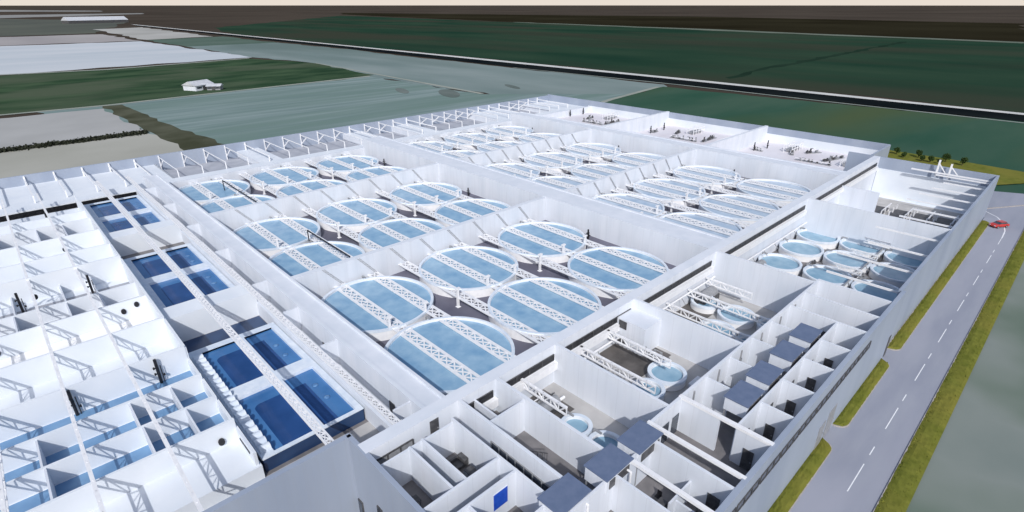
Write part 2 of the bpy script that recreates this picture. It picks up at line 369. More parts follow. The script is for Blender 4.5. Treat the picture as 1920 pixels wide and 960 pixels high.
BAYS = [(45.2, 89.1), (90.1, 134.1), (135.1, 179.3)]
shbar = None
for (yw, zt) in ((88.93, 5.9), (133.93, 5.85)):  # slanted grey bars modelled as the truss shadows on the bay walls
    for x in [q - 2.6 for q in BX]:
        if shbar is None:
            shbar = MB()
            for s_ in (-.22, .22): shbar.bar((s_, 0, zt), (3.4 + s_, 0, 1.9), .05, .05, up=(0, 1, 0))
            for k in range(8): shbar.bar((3.4*k/8 - .22, 0, zt - 4*k/8), (3.4*(k+1)/8 + .22, 0, zt - 4*(k+1)/8), .045, .05, up=(0, 1, 0))
            shbar = shbar.build('truss_shadow_bars', GREYM, None); shbar.parent = HALL; shbar.location = Vector((x, yw, 0)) - Vector(HALL.location)
        else: place(HALL, shbar, 'truss_shadow_bars', x, yw, 0)
proto = {}
for bi, (y0, y1) in enumerate(BAYS):
    for x in BX:
        if bi not in proto:
            o = box_truss_mesh(y0, y1).build('roof_truss', STEEL, None); o.parent = HALL; o.location = Vector((x, 0, 0)) - Vector(HALL.location); proto[bi] = o
        else:
            place(HALL, proto[bi], 'roof_truss', x, 0, 0).scale.x = 1.45 if x > 105 else 1
colp = None
for (y0, y1) in BAYS:
    yc = (y0 + y1)/2 + 2.4
    for x in [q - 1.15 for q in BX]:
        if colp is None:
            colp = MB().box(-.2, .2, -.2, .2, 0, 3.85).box(-.38, .38, -.38, .38, 0, .1).box(-.5, .5, -.25, .25, 3.6, 3.86).build('column', STEEL, None)
            colp.parent = HALL; colp.location = Vector((x, yc, 0)) - Vector(HALL.location)
        else: place(HALL, colp, 'column', x, yc, 0)
# roof frames standing in the open bays along the left wall
DECKS = ((-34, 36.5), (62.5, 70.0), (104, 112.5), (127, 136), (170, 190), (206, 226.6))
frp = {}
for k in range(37):
    x = -31 + 6.9 * k
    on = any(a - .5 < x < b + .5 for a, b in DECKS)
    if on not in frp:
        m = MB()
        if on:
            m.box(-.16, .16, 187, 208.8, 3.9, 4.2); m.box(-.16, .16, 186.85, 187.15, 2.2, 4.15); m.box(-.2, .2, 208.4, 208.86, 2.2, 4.9)
        else:
            m.box(-.14, .14, 208.4, 208.86, -.3, 4.9)
            m.bar((0, 208.4, 1.2), (0, 203.2, 4.35), .14, .5); m.box(-.07, .07, 186.9, 208.5, 4.35, 4.6)
        fo = m.build('portal_frame', STEEL, None); fo.parent = HALL; fo.location = Vector((x, 0, 0)) - Vector(HALL.location); frp[on] = fo
    else: place(HALL, frp[on], 'portal_frame', x, 0, 0)
    if not on:
        if 'p' not in frp:
            fo = MB().box(-.13, .13, 186.85, 187.1, -.3, 4.34).build('bay_post', STEEL, None); fo.parent = HALL; fo.location = Vector((x, 0, 0)) - Vector(HALL.location); frp['p'] = fo
        else: place(HALL, frp['p'], 'bay_post', x, 0, 0)

# ======= round fish tanks
def make_tank(r, zr, name, label, cat, group, fl=0.0, wmat=WATER, walkway=True):
    t = empty(name, (0, 0, fl), label, cat, group)
    h = zr - fl
    MB().lathe([(r, fl), (r, fl + h), (r - .42, fl + h), (r - .42, fl + h - .75), (r - .5, fl)], 64, closed=True).build('tank_wall', STEEL, t)
    MB().lathe([(r + .07, fl + h - .34), (r + .07, fl + h + .045), (r - .36, fl + h + .045), (r - .36, fl + h - .02), (r + .01, fl + h - .34)], 64, closed=True).build('rim', RIM, t)
    MB().disc((0, 0, fl + h - .42), r - .40, 64).build('water', wmat, t)
    for ch in [x for x in bpy.data.objects if x.parent == t]:
        for v in ch.data.vertices: pass
    m = MB()
    m.tube((r*.30, r + .12, fl), (r*.30, r + .12, fl + h + .35), .14, 8); m.tube((r*.30, r + .12, fl + h + .35), (r*.30, r - .9, fl + h + .35), .14, 8)
    m.build('inlet_pipe', GREYM, t)
    return t
TXY = []
XS = [[41.3, 62.5, 84.0], [115.8, 136.9, 158.4]]
YS = [[57.3, 78.3], [102.2, 123.2], [147.9, 167.8]]
bayn = ['spine wall bay', 'middle bay', 'outer left bay']
tank0 = None
REFLW = [None]
for b in range(2):
    for bi in range(3):
        for rj in range(2):
            for k in range(3):
                posn = ['first', 'second', 'third'][k]
                lab = '%s tank of the %s block, %s, %s row, %s from camera' % ('blue' if b == 0 else 'pale', 'near' if b == 0 else 'far', bayn[bi], 'roadward' if rj == 0 else 'leftward', posn)  # pale: sky reflection put into the far tanks' water colour
                loc = (XS[b][k], YS[bi][rj], 0)
                if tank0 is None:
                    tank0 = make_tank(10.0, 2.0, 'round_fish_tank', lab, 'fish tank', 'round fish tanks in the tank hall'); tank0.location = loc
                else:
                    tk = copy_tree(tank0, loc, lab)
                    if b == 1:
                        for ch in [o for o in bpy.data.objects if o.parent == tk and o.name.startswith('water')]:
                            if REFLW[0] is None:
                                REFLW[0] = ch.data.copy(); REFLW[0].materials[0] = water('sky_reflection_water', (.36, .47, .61), (.50, .60, .71), .42, .18, .2)  # paler colour puts the sky reflection on the far tanks into the water
                            ch.data = REFLW[0]

# long dark pipes slung over two tanks
for (p, q, lab) in (((47.5, 131, 4.6), (47.5, 121.5, 4.6), ''),):
    pass
def pole(p, q, lab):
    e = empty('supply_pipe', p, lab, 'pipe')
    MB().tube(p, q, .16, 8).build('pipe_run', BLACK, e)
    MB().tube((p[0], p[1], 0.0), (p[0], p[1], p[2] + .05), .13, 8).build('pipe_drop', BLACK, e)
pole((44.9, 113, 4.5), (44.9, 94, 4.4), 'long dark pipe slung over the near tanks of the middle bay')
pole((44.2, 166, 4.5), (44.2, 141, 4.4), 'long dark pipe slung over the near tanks beside the left corridor')

# ======= process hall at the left with the square pools
PH = empty('process_hall', (-4, 120, 0), 'bright white open hall of walls and roof girders at the left edge', 'building')
FZ = 2.0
floor(PH, 'floor', -34, 11.7, 53.8, 175.5, FZ, WHITE2, 2.1)
floor(PH, 'floor', -34, 11.7, 175.4, 184, .02, OFFF)
floor(PH, 'floor', -34, 25.5, 41.8, 54.2, .0, HATF)
floor(PH, 'floor', 11.4, 25.5, 54.0, 183.8, .003, OFFF)
wall(PH, 'exterior_wall', -34, 17.4, 41.4, 42.0, -.3, 11.0, CLAD)
WALLS = [(59.9, 5.1), (66.6, 4.6), (72.6, 4.75), (79.2, 6.0), (90.0, 6.0), (101.3, 5.4), (109.8, 4.6), (120.5, 6.4), (130.0, 6.0), (141.3, 5.8), (153.0, 5.2), (160.5, 5.0)]
for (y, zt) in WALLS: wall(PH, 'partition_wall', -34, 11.3, y, y + .35, FZ - .05, zt, WHITE2)
wall(PH, 'partition_wall', 11.15, 11.5, 54.1, 79.4, -.1, 3.9, WHITE2)
wall(PH, 'partition_wall', 11.14, 11.51, 79.3, 176, -.1, 5.75, WHITE2)
wall(PH, 'exterior_wall', -34.6, -34.0, 41.5, 209.4, -.3, 6.2, CLAD)
for (y, zt) in ((91.5, 4.7), (137.4, 4.4)): wall(PH, 'partition_wall', 11.5, 25.5, y, y + 4.5, -.1, zt, WHITE2)
# blue channel floors between the partitions
def channel(y0, y1, x0=-34, x1=11.1, mat=None): MB().box(x0, x1, y0, y1, FZ - .2, FZ + .012 + jit()*.2).build('channel_floor', mat or BLUEF, PH)
channel(60.2, 66.5); channel(66.95, 72.5); channel(72.95, 79.1)
GREYC = noisy('grey_channel_floor', (.30, .315, .36), (.37, .385, .43), .4, .5, 4)
channel(101.7, 109.7, mat=GREYC); channel(141.7, 152.9, mat=GREYC)
MB().box(-34, 11.1, 110.2, 117.6, FZ - .1, FZ + .02).build('channel_floor', GREYC, PH)
for x in (-13.4, -6.2, 3.0, 7.6):
    wall(PH, 'short_partition', x, x + .22, 60.1, 66.8, FZ, 4.55); wall(PH, 'short_partition', x - .2, x + .02, 66.8, 72.7, FZ, 4.55)
for x in (-12.5, -5.8, 1.0, 5.6):
    wall(PH, 'short_partition', x, x + .22, 101.5, 110.0, FZ, 4.5); wall(PH, 'short_partition', x + .1, x + .32, 110.0, 120.6, FZ, 3.7)
    wall(PH, 'short_partition', x + .1, x + .32, 141.5, 153.2, FZ, 5.0)
# vertical lattice girders
def lattice_girder(y0, y1, zb, zt, ch=.20, web=.10, pitch=1.6, cw=.36):
    m = MB(); m.box(-cw/2, cw/2, y0, y1, zt - ch, zt); m.box(-ch*.6, ch*.6, y0, y1, zb, zb + ch*.8)
    n = max(2, int(round((y1 - y0)/pitch))); d = (y1-y0)/n
    for i in range(n):
        a = y0 + i*d; b = a + d
        if i % 2: m.bar((0, a, zb), (0, b, zt), web, web)
        else: m.bar((0, a, zt), (0, b, zb), web, web)
        m.box(-web*.4, web*.4, a - web*.4, a + web*.4, zb, zt)
    return m
g0 = None
for k in range(5):
    x = 4.3 - 6.85 * k
    if g0 is None:
        g0 = lattice_girder(42, 181, 4.6, 6.1, .16, .11, 1.7, cw=.38).build('roof_girder', STEEL, None); g0.parent = PH; g0.location = Vector((x, 0, 0)) - Vector(PH.location)
    else: place(PH, g0, 'roof_girder', x, 0, 0)
t0 = box_truss_mesh(42, 184, .80, 6.0, .20, .12, .2, 1.2).build('roof_truss', STEEL, None); t0.parent = PH; t0.location = Vector((17.4, 0, 0)) - Vector(PH.location)
place(PH, t0, 'roof_truss', 24.5, 0, 0)
for v in ():
    pass
# black wall vents and a slot
vp = None
for (x, y, z) in ((7.6, 101.28, 3.8), (9.6, 101.28, 4.4), (9.4, 59.78, 2.9), (4.4, 140.48, 3.4), (-2.4, 117.18, 4.0), (-8.5, 101.28, 3.2)):
    m = MB(); n = 16
    m.tube((x, y - .12, z), (x, y + .1, z), .36, 16)
    m.v = [(a, b, z + (c - z)*1.35) for a, b, c in m.v]
    m.build('wall_vent', BLACK, PH)
MB().box(11.08, 11.17, 55.5, 58.6, 2.9, 3.2).build('wall_slot', BLACK, PH)
LIT = MB().box(-34, 11.1, 97.5, 101.2, FZ - .1, FZ + .03).build('floor', noisy('sunlit_band_floor', (.88, .88, .88), (.92, .92, .92), .5, .4, 2), PH)  # whiter colour paints in the glaring sunlight on this strip of floor

# ======= square pools
AER = noisy('blue_aerator', (.08, .20, .42), (.14, .28, .50), 2, .4, 3)
def make_pool(y0, y1, lab):
    t = empty('settling_pool', (18.6, (y0+y1)/2, 0), lab, 'pool', 'dark blue settling pools in a row')
    x0, x1 = 12.1, 25.1; zr = 2.0; xm0, xm1 = 18.7, 19.9; ym = (y0+y1)/2; ym0, ym1 = ym - 1.3, ym + 1.3; e = 1.5
    m = MB(); m.box(x0 + .02, x1 - .02, y0, y0 + .3, 0, zr - .12).box(x0 + .02, x1 - .02, y1 - .3, y1, 0, zr - .12).box(x0, x0 + .3, y0 + .3, y1 - .3, 0, zr - .12).box(x1 - .3, x1, y0 + .3, y1 - .3, 0, zr - .12)
    m.build('side_wall', NAVYP, t)
    m = MB(); m.box(x0 - .05, x1 + .05, y0 - .05, y0 + .55, zr - .13, zr).box(x0 - .05, x1 + .05, y1 - 1.2, y1 + .05, zr - .131, zr + .001)
    m.box(x0 - .05, x0 + e, y0 + .5, y1 - 1.1, zr - .5, zr + .004).box(x1 - .8, x1 + .05, y0 + .5, y1 - 1.1, zr - .5, zr + .005)
    m.build('rim', RIM, t)
    MB().box(xm0, xm1, y0 + .4, y1 - 1, zr - .5, zr + .008).build('divider', RIM, t)
    MB().box(x0 + 1, x1 - .7, ym0, ym1, zr - .5, zr + .012).build('divider', RIM, t)
    for (a, b) in ((x0 + e - .05, xm0 + .05), (xm1 - .05, x1 - .75)):
        for (c, d) in ((y0 + .5, ym0 + .05), (ym1 - .05, y1 - 1.15)):
            o = MB().poly([(a, c), (b, c), (b, d), (a, d)], zr - .45).build('water', POOLW, t); upward(o)
            # the deep sump: a soft-cornered darker body of water
            pts = []
            ax, bx = (a + 1.3, b) if a < 15 else (a, a + 2.3)
            cy, dy = c + .3, c + (d-c)*.80
            rr = 1.0
            for (cx, cyy, s) in ((bx - .05, cy, 0), (bx - .05, dy - rr, 1), (ax + rr, dy - rr, 2), (ax, cy, 3)):
                if s in (0, 3): pts.append((cx, cyy))
                elif s == 1: pts.append((bx - .05, dy))
                else: pts += [(ax + rr - rr*math.cos(q), dy - rr + rr*math.sin(q)) for q in [math.pi/2*(1 - u/6) for u in range(7)]]
            o = MB().poly(pts, zr - .445).build('sump', PITW, t); upward(o)
    for yy in (ym0 - 7.5, ym0 - 4, ym1 + 3.5, ym1 + 7):
        MB().lathe([(.05, zr - .44), (.42, zr - .43), (.3, zr - .36), (.05, zr - .32)], 16, (22.9, yy, 0)).build('aerator', AER, t, smooth=True)
make_pool(54.6, 84.0, 'four-part dark blue pool nearest the viewer, largest in view')
make_pool(101.0, 130.0, 'middle one of the three dark blue four-part pools')
make_pool(146.2, 177.0, 'smallest-looking dark blue four-part pool beside the far white deck')
navy = MB().box(12, 25.2, 84.3, 91.4, -.1, .012).build('channel_floor', NAVYP, PH)
# filter canisters along the nearest pool
fc = None
n = 20
for i in range(n):
    y = 56.2 + i * 1.32
    lab = 'small white filter canister in the row edging the nearest dark pool'
    if fc is None:
        fc = empty('filter_canister', (12.9, y, 2.0), lab, 'canister', 'white canisters along the nearest pool')
        mm = MB(); n_ = 10
        for j in range(n_ + 1):
            a = math.pi*j/n_
            for xx in (12.25, 13.55): mm.v.append((xx, y + .58*math.cos(a), 2.0 + .62*math.sin(a)))
        for j in range(n_): mm.f.append((2*j, 2*j+1, 2*j+3, 2*j+2))
        mm.f.append(tuple(range(0, 2*n_+2, 2))); mm.f.append(tuple(range(1, 2*n_+2, 2)))
        mm.build('body', RIM, fc)
        MB().box(13.55, 13.6, y - .3, y + .3, 2.05, 2.4).build('end_cap', GREYM, fc)
    else: copy_tree(fc, (12.9, y, 2.0))

# ======= pipe risers (black pipes with valves)
def make_riser(h, lab):
    e = empty('pipe_riser', (0, 0, 0), lab, 'pipe', 'black valve pipes by the walls')
    m = MB().tube((0, 0, 0), (0, 0, h), .2, 10).tube((.42, 0, 0), (.42, 0, h*.7), .06, 8)
    m.build('pipe', BLACK, e)
    for (z, s) in ((h*.42, -.4), (h*.66, -.38), (h*.3, .62)):
        m = MB().tube((0 if s < 0 else .42, 0, z), (s, 0, z), .09, 8).tube((s - .1, 0, z), (s + .1, 0, z), .19, 10)
        m.build('valve', BLACK, e)
    return e
RIS = [(7.4, 78.7, 2, 'black valve pipes on the lower left hall wall, near the pool edge'),
       (-2.2, 78.7, 2, 'black valve pipes at the girder above the long blue channel'),
       (5.3, 116.3, 2, 'black valve pipes on the white wall beside the middle pool'),
       (-4.6, 116.3, 2, 'black valve pipes by the left edge above the narrow grey channels'),
       (4.0, 162.0, 2, 'black valve pipes on the white wall left of the smallest pool'),
       (94.6, 73.5, 0, 'dark riser on the cross wall, front bay of near tanks'),
       (94.6, 117.5, 0, 'dark riser on the cross wall, middle bay of near tanks'),
       (94.6, 162.5, 0, 'dark riser on the cross wall, leftmost bay of near tanks'),
       (168.2, 74.0, 0, 'dark riser behind the far tanks of the spine side bay'),
       (168.2, 119.0, 0, 'dark riser behind the far tanks of the middle bay'),
       (168.2, 164.0, 0, 'dark riser behind the far tanks of the left bay'),
       (207, 85, 0, 'dark riser standing in the far room nearest the road'),
       (214, 83, 0, 'dark riser by the far wall of the far room nearest the road'),
       (205, 129.2, 0, 'dark riser standing in the middle far room'),
       (215, 129, 0, 'dark riser by the far wall of the middle far room'),
       (209.7, 178.6, 0, 'dark riser standing in the far corner room'),
       (219, 178, 0, 'dark riser by the far wall of the far corner room')]
r0 = None
for (x, y, z, lab) in RIS:
    if r0 is None: r0 = make_riser(3.9, lab); r0.location = (x, y, z)
    else:
        o = copy_tree(r0, (x, y, z), lab)
        if x > 90: o.scale = (1, 1, .62)
        if x > 200: o.scale = (1.1, 1, .8)

# pump skids on the far rooms' floors
def make_skid(x, y, a, lab, z=0.0, n=9, g='rows of pumps in the far rooms', sc=1.0):
    e = empty('pump_skid', (0, 0, 0), lab, 'pump', g)
    rr = random.Random(int(x*7 + y*13)); L = n*.65
    MB().box(-L, L, -.7, .7, 0, .22).build('base_frame', GREYM, e)
    for k in range(n):
        if rr.random() < .18 and n > 4: continue
        px = -L + .65 + 1.3*k + rr.uniform(-.3, .3); h = rr.uniform(.8, 1.9); r = rr.uniform(.22, .42); py = rr.uniform(-.4, .3)
        m = MB().tube((px, py - .4, .6), (px, py + .5, .6), r, 10).box(px - .18, px + .18, py - .2, py + .2, .2, h)
        if rr.random() < .5: m.tube((px, py, h), (px + rr.uniform(.5, 1.2), py, h), .09, 6)
        m.build('pump', DARK if rr.random() < .55 else GREYM, e)
    MB().tube((-L, .55, .9), (L, .55, .9), .10, 8).tube((-L*.5, .55, .2), (-L*.5, .55, .9), .08, 6).tube((L*.6, .55, .2), (L*.6, .55, .9), .08, 6).build('header_pipe', STEEL, e)
    e.location = (x, y, z); e.rotation_euler.z = math.radians(a); e.scale = (sc, sc, sc)
    return e
for (x, y, a, lab) in ((204.5, 63, 90, 'row of grey pumps along the front of the far room nearest the road'), (214, 59.5, -14, 'slanted row of pumps on the floor of the far room nearest the road'), (216, 53, 10, 'row of pumps close to the road corner of the far rooms'),
                       (204, 113, 90, 'row of grey pumps along the front of the middle far room'), (211, 105.5, 2, 'row of pumps running back through the middle far room'),
                       (204, 160, 90, 'row of grey pumps along the front of the far corner room'), (211, 154, 3, 'row of pumps running back through the far corner room')):
    make_skid(x, y, a, lab)
for (x, y, a, n, lab) in ((212, 73, 20, 4, 'small loose pump group in the middle of the far room nearest the road'), (208, 84, 80, 3, 'little pump group below the risers in the far room nearest the road'), (219, 68, -30, 5, 'pump group near the far wall of the far room nearest the road'),
                          (213, 121, 12, 4, 'small loose pump group in the centre of the middle far room'), (208, 129, 5, 3, 'little pump group below the risers in the middle far room'), (212, 168, 10, 4, 'small loose pump group in the centre of the far corner room')):
    make_skid(x, y, a, lab, 0.0, n)

# ======= road side wing: hatchery and offices
WG = empty('hatchery_wing', (98, 25, 0), 'long two-storey white roofless wing of offices and hatchery rooms along the road', 'building')
H = 11.0; OF = 6.5
# exterior
wall(WG, 'exterior_wall', 17.0, 92.6, 11.55, 12.1, -.3, H, CLAD)
wall(WG, 'exterior_wall', 92.3, 180.6, 12.0, 12.5, -.3, H, CLAD)
wall(WG, 'exterior_wall', 180.0, 180.6, 12.1, 46.5, -.3, H, CLAD)
wall(WG, 'exterior_wall', 17.0, 17.5, 11.7, 41.8, -.3, H, CLAD)
wall(WG, 'spine_wall', 17.2, 180.3, 38.3, 39.9, -.2, H, WHITE)
# ribbon windows on the spine, and the ledge under them
def window_on_y(parent, x0, x1, y, z0, z1, n, frame=GREYM, glass=GLASS, out=-1, t=.10):
    f = MB()
    ys = (y + out*.10, y + .02) if out < 0 else (y - .02, y + out*.10)
    f.box(x0, x1, *ys, z0, z0 + t).box(x0, x1, *ys, z1 - t, z1)
    for k in range(n + 1):
        x = x0 + (x1-x0)*k/n; f.box(x - t/2, x + t/2, ys[0] + .004, ys[1], z0 + t*.5, z1 - t*.5)
    w = f.build('window', frame, parent)
    yy = (y + out*.045)
    g = MB().box(x0 + .02, x1 - .02, min(yy, y), max(yy, y), z0 + .04, z1 - .04).build('pane', glass, w)
    return w
for (a, b) in ((29.0, 33.4), (35.0, 43.8), (45.2, 60.4), (63.0, 84.2), (89.0, 126.0), (129.0, 178)):
    window_on_y(WG, a, b, 38.3, 8.75, 9.75, max(2, int((b-a)/2)), frame=DARK, glass=BLACK)
    MB().box(a, b + .4, 37.75, 38.33, 7.55, 8.6).build('ledge', STEEL, WG)
window_on_y(WG, 17.9, 22.4, 38.3, 8.2, 9.6, 3, frame=DARK, glass=GREYM, t=.17)
def door_y(parent, x0, x1, y, z0, z1, mat=DARK, out=-1):
    d = MB().box(x0, x1, min(y, y + out*.06), max(y, y + out*.06), z0, z1).build('door', mat, parent)
    MB().box(x1 - .22, x1 - .1, min(y + out*.06, y + out*.13), max(y + out*.06, y + out*.13), z0 + (z1-z0)*.45, z0 + (z1-z0)*.5).build('handle', GREYM, d)
    return d
def door_x(parent, y0, y1, x, z0, z1, mat=DARK, out=-1):
    d = MB().box(min(x, x + out*.06), max(x, x + out*.06), y0, y1, z0, z1).build('door', mat, parent)
    MB().box(min(x + out*.06, x + out*.13), max(x + out*.06, x + out*.13), y0 + .1, y0 + .22, z0 + (z1-z0)*.45, z0 + (z1-z0)*.5).build('handle', GREYM, d)
    return d
door_y(WG, 24.6, 25.7, 38.3, OF + 1.5, OF + 3.9)
# floors
floor(WG, 'floor', 17.4, 87.2, 12.0, 22.2, OF, OFFF)
floor(WG, 'floor', 17.4, 34.4, 22.0, 38.5, OF - .003, OFFF)
floor(WG, 'floor', 34.3, 61.2, 22.0, 38.5, 5.2, HATF)
floor(WG, 'floor', 61.1, 87.1, 22.0, 38.5, 3.8, HATF)
floor(WG, 'floor', 87.0, 127.5, 12.3, 38.5, 2.5, OFFF)
floor(WG, 'floor', 127.4, 180.2, 12.3, 38.5, .3, WHITE2)
for (x0, x1, y0, y1, z) in ((45, 51, 30.5, 38.2, 5.203), (53, 60.5, 31, 38.2, 5.206), (35, 42, 33, 38.2, 5.204), (63, 80, 33.5, 38.2, 3.803), (90, 103, 31, 38.2, 2.503)):
    MB().box(x0, x1, y0, y1, z - .1, z + .01).build('dark_floor_pit', OFFF, WG)
# cross walls of the hatchery (full height)
for (x, y0, y1, z0) in ((28.4, 21.9, 38.5, OF), (33.9, 21.8, 38.4, 5.1), (44.0, 21.9, 38.4, 5.1), (61.1, 21.9, 38.4, 3.7), (85.6, 21.9, 38.4, 2.4), (87.0, 12.2, 22.1, 2.4), (127.2, 12.3, 38.4, .2)):
    wall(WG, 'cross_wall', x, x + .4, y0, y1, z0, H)
wall(WG, 'cross_wall', 150, 150.4, 30, 38.4, .2, 9)
# wall between hatchery and offices
wall(WG, 'corridor_wall', 36, 87.3, 21.8, 22.15, 3.7, H)
# front offices
wall(WG, 'office_wall', 17.3, 26.4, 36.4, 36.65, OF, H - .6)
wall(WG, 'office_wall', 26.2, 26.45, 22.6, 36.7, OF, H - .2)
wall(WG, 'office_wall', 22.3, 22.55, 29.3, 36.6, OF, H - .3)
wall(WG, 'office_wall', 20.8, 21.05, 29.3, 36.6, OF, H - .35)
wall(WG, 'office_wall', 17.4, 26.4, 29.3, 29.55, OF, H - .2)
wall(WG, 'office_wall', 17.4, 26.5, 27.0, 27.25, OF, H - .15)
wall(WG, 'office_wall', 20.5, 20.75, 22.6, 27.2, OF, H - .2)
wall(WG, 'office_wall', 17.4, 28.5, 22.5, 22.75, OF, H - .25)
# little cells by the spine between the first cross walls
wall(WG, 'office_wall', 28.6, 34.0, 33.6, 33.85, OF, H - .3)
wall(WG, 'office_wall', 30.6, 30.85, 33.7, 38.4, OF, H - 1.2)
# offices along the road
for x in (52.0, 57.7, 63.8, 69.6):
    wall(WG, 'office_wall', x, x + .25, 12.0, 15.6, OF, H - .1)
    wall(WG, 'office_wall', x - .2, x + .05, 18.9, 22.0, OF, H - .15)
    d = door_x(WG, 13.6, 14.6, x, OF, OF + 2.2)
for x in (75.6, 81.1): wall(WG, 'office_wall', x, x + .3, 12.0, 22.0, OF, H - .05)
wall(WG, 'office_wall', 46.4, 46.75, 12.0, 15.6, OF, H - .1)
wall(WG, 'office_wall', 46.4, 46.75, 17.4, 22.0, OF, H - .1)
wall(WG, 'office_wall', 38.6, 38.95, 12.0, 22.1, OF, H - .1)
wall(WG, 'office_wall', 46.6, 75.7, 15.5, 15.75, OF, H - .1)
wall(WG, 'office_wall', 26.4, 38.8, 20.4, 20.65, OF, H - .1)
wall(WG, 'office_wall', 32.4, 32.65, 12.0, 20.5, OF, H - .1)
wall(WG, 'office_wall', 34.9, 38.7, 15.9, 16.1, OF, H - 2.0)
wall(WG, 'office_wall', 35.9, 36.1, 12.0, 16.0, OF, H - 2.4)
for (x, y0, y1) in ((46.38, 13.4, 14.5), (38.58, 13.0, 14.2), (75.58, 16.6, 17.5)): door_x(WG, y0, y1, x, OF + .02, OF + 2.5)
for (x, y) in ((77.5, 21.8), (72.5, 21.8), (66.5, 21.8), (60.6, 21.8), (54.8, 21.8), (49, 21.8)):
    MB().box(x, x + .16, y - .14, y + .01, OF, H - .5).build('pilaster', GREYM, WG)
for (x0, x1) in ((40.2, 42.0), (42.6, 44.2), (44.9, 46.2), (66.0, 67.2), (60.0, 61.2)): door_y(WG, x0, x1, 21.8, OF + .02, OF + 2.6, GLASS)
for x in (49, 55, 61, 67, 73): door_y(WG, x, x + .9, 15.5, OF + .02, OF + 2.3, DARK)
# roof beams over the offices
for x in (35.0, 40.6, 52.0, 57.7, 63.8, 69.6, 75.4):
    if x < 45: MB().box(x - .2, x + .2, 11.9, 22.3, 10.72, 11.05 + x*.0005).build('roof_beam', STEEL, WG)
MB().box(46.35, 46.85, 11.95, 22.2, 10.8, 11.12).build('roof_beam', STEEL, WG)
for x in (94, 103.5, 113, 122.5, 133, 140, 147, 154, 161, 168, 175):
    MB().box(x - .16, x + .16, 12.3, 21.0 + (x % 4), 9.7, 10.0).build('roof_beam', STEEL, WG)
# thin ribs with their lattice over the hatchery cells
hg = None
for (x, z, y0, y1) in ((49.0, 8.0, 26.5, 38.2), (54.8, 8.0, 28, 38.2), (38.0, 8.4, 31, 38.2), (70.5, 6.2, 22.2, 38.2), (77.2, 6.2, 22.2, 38.2), (83.0, 6.4, 30, 38.2), (108, 5.4, 20.8, 25.5), (117.5, 5.4, 20.8, 25.5), (126.0, 5.4, 20.8, 25.5)):
    o = lattice_girder(y0, y1, z - .6, z + .6, .20, .14, 1.3).build('roof_girder', STEEL, WG)
    for v in o.data.vertices: v.co.x += x
# white duct room on the spine
wall(WG, 'duct_room', 57.2, 61.2, 33.6, 38.4, 5.0, 9.6, WHITE)
for z in (5.6, 8.2): MB().box(57.12, 57.22, 36.6, 37.9, z, z + 1.2).build('louver', DARK, WG)
# stairs in the second cell
st = MB()
for k in range(9): st.box(29.4, 31.2, 27.6 + k*.3, 27.9 + k*.3, OF + .01, OF + .18*(9-k) + .02)
st.build('staircase', GREYM, WG)
rl = MB()
for s in (29.35, 31.25):
    rl.bar((s, 27.6, OF + 2.7), (s, 30.4, OF + 1.1), .07, .07)
    for k in range(5): rl.bar((s, 27.7 + k*.65, OF), (s, 27.7 + k*.65, OF + 2.65 - k*.37), .05, .05)
rl.build('handrail', DARK, WG)
# windows along the road front (dark band), doors below
for k in range(9):
    x0 = 34.0 + k*4.8
    window_on_y(WG, x0, x0 + 4.5, 11.55, 8.35, 9.45, 3, frame=DARK, glass=GLASS)
door_y(WG, 62.3, 64.3, 11.55, 0, 3.6, GREYM); door_y(WG, 65.2, 67.8, 11.55, 0, 4.2, GREYM); door_y(WG, 91.0, 92.1, 11.55, 0, 3.6, DARK)
for (y, z) in ((40.2, .9), (36.0, 3.4), (31.0, 3.4)):
    f = MB().box(16.88, 17.02, y, y + .9, z, z + 2.2).build('window', DARK, WG)
    MB().box(16.85, 16.93, y + .08, y + .82, z + .08, z + 2.12).build('pane', GLASS, f)
# corridor glazing
gx = MB()
for k in range(9): gx.box(28.27, 28.38, 23.2 + k*1.2, 23.32 + k*1.2, OF, OF + 2.6)
gx.box(28.29, 28.39, 23.2, 32.9, OF + 2.5, OF + 2.62); gx = gx.build('glazed_screen', GREYM, WG)
MB().box(28.33, 28.41, 23.25, 32.85, OF + .02, OF + 2.52).build('pane', GLASS, gx)

# ======= roof units
def make_unit(lab):
    e = empty('rooftop_unit', (0, 0, 0), lab, 'rooftop unit', 'slate topped units over the offices')
    MB().box(-1.95, 1.95, -1.25, 1.25, -1.75, -.12).build('housing', WHITE, e, bevel=.03)
    MB().box(-2.05, 2.05, -1.38, 1.38, -.12, 0).build('roof', SLATE, e)
    MB().box(-1.5, 1.5, -1.33, -1.24, -1.4, -.45).build('louver', DARK, e)
    fr = MB()
    for s in (-1.8, 1.8):
        fr.box(s - .06, s + .06, -1.15, -1.03, -4.4, -1.75).box(s - .06, s + .06, 1.03, 1.15, -4.4, -1.75)
    fr.build('support_frame', GREYM, e)
    MB().tube((1.2, -1.3, -.9), (1.2, -1.75, -.9), .12, 8).tube((1.2, -1.72, -.9), (1.2, -1.72, -2.2), .12, 8).build('duct', STEEL, e)
    return e
u0 = None
UL = ['slate topped white unit farthest up the office corridor', 'second slate topped unit down from the far office', 'third slate topped unit down the office corridor from the far end', 'slate topped unit above the doorway beside the big grey room',
      'slate topped unit beside the small round tanks', 'slate topped unit casting a long shadow on the white stair wall', 'slate topped unit nearest the viewer, cut by the frame edge']
for (x, y, lab) in zip((69.6, 63.7, 57.3, 51.9, 38.0, 33.1, 27.3), (17.5, 17.5, 17.5, 17.4, 21.5, 21.6, 22.0), UL):
    if u0 is None: u0 = make_unit(lab); u0.location = (x, y, 11.2)
    else: copy_tree(u0, (x, y, 11.2), lab)

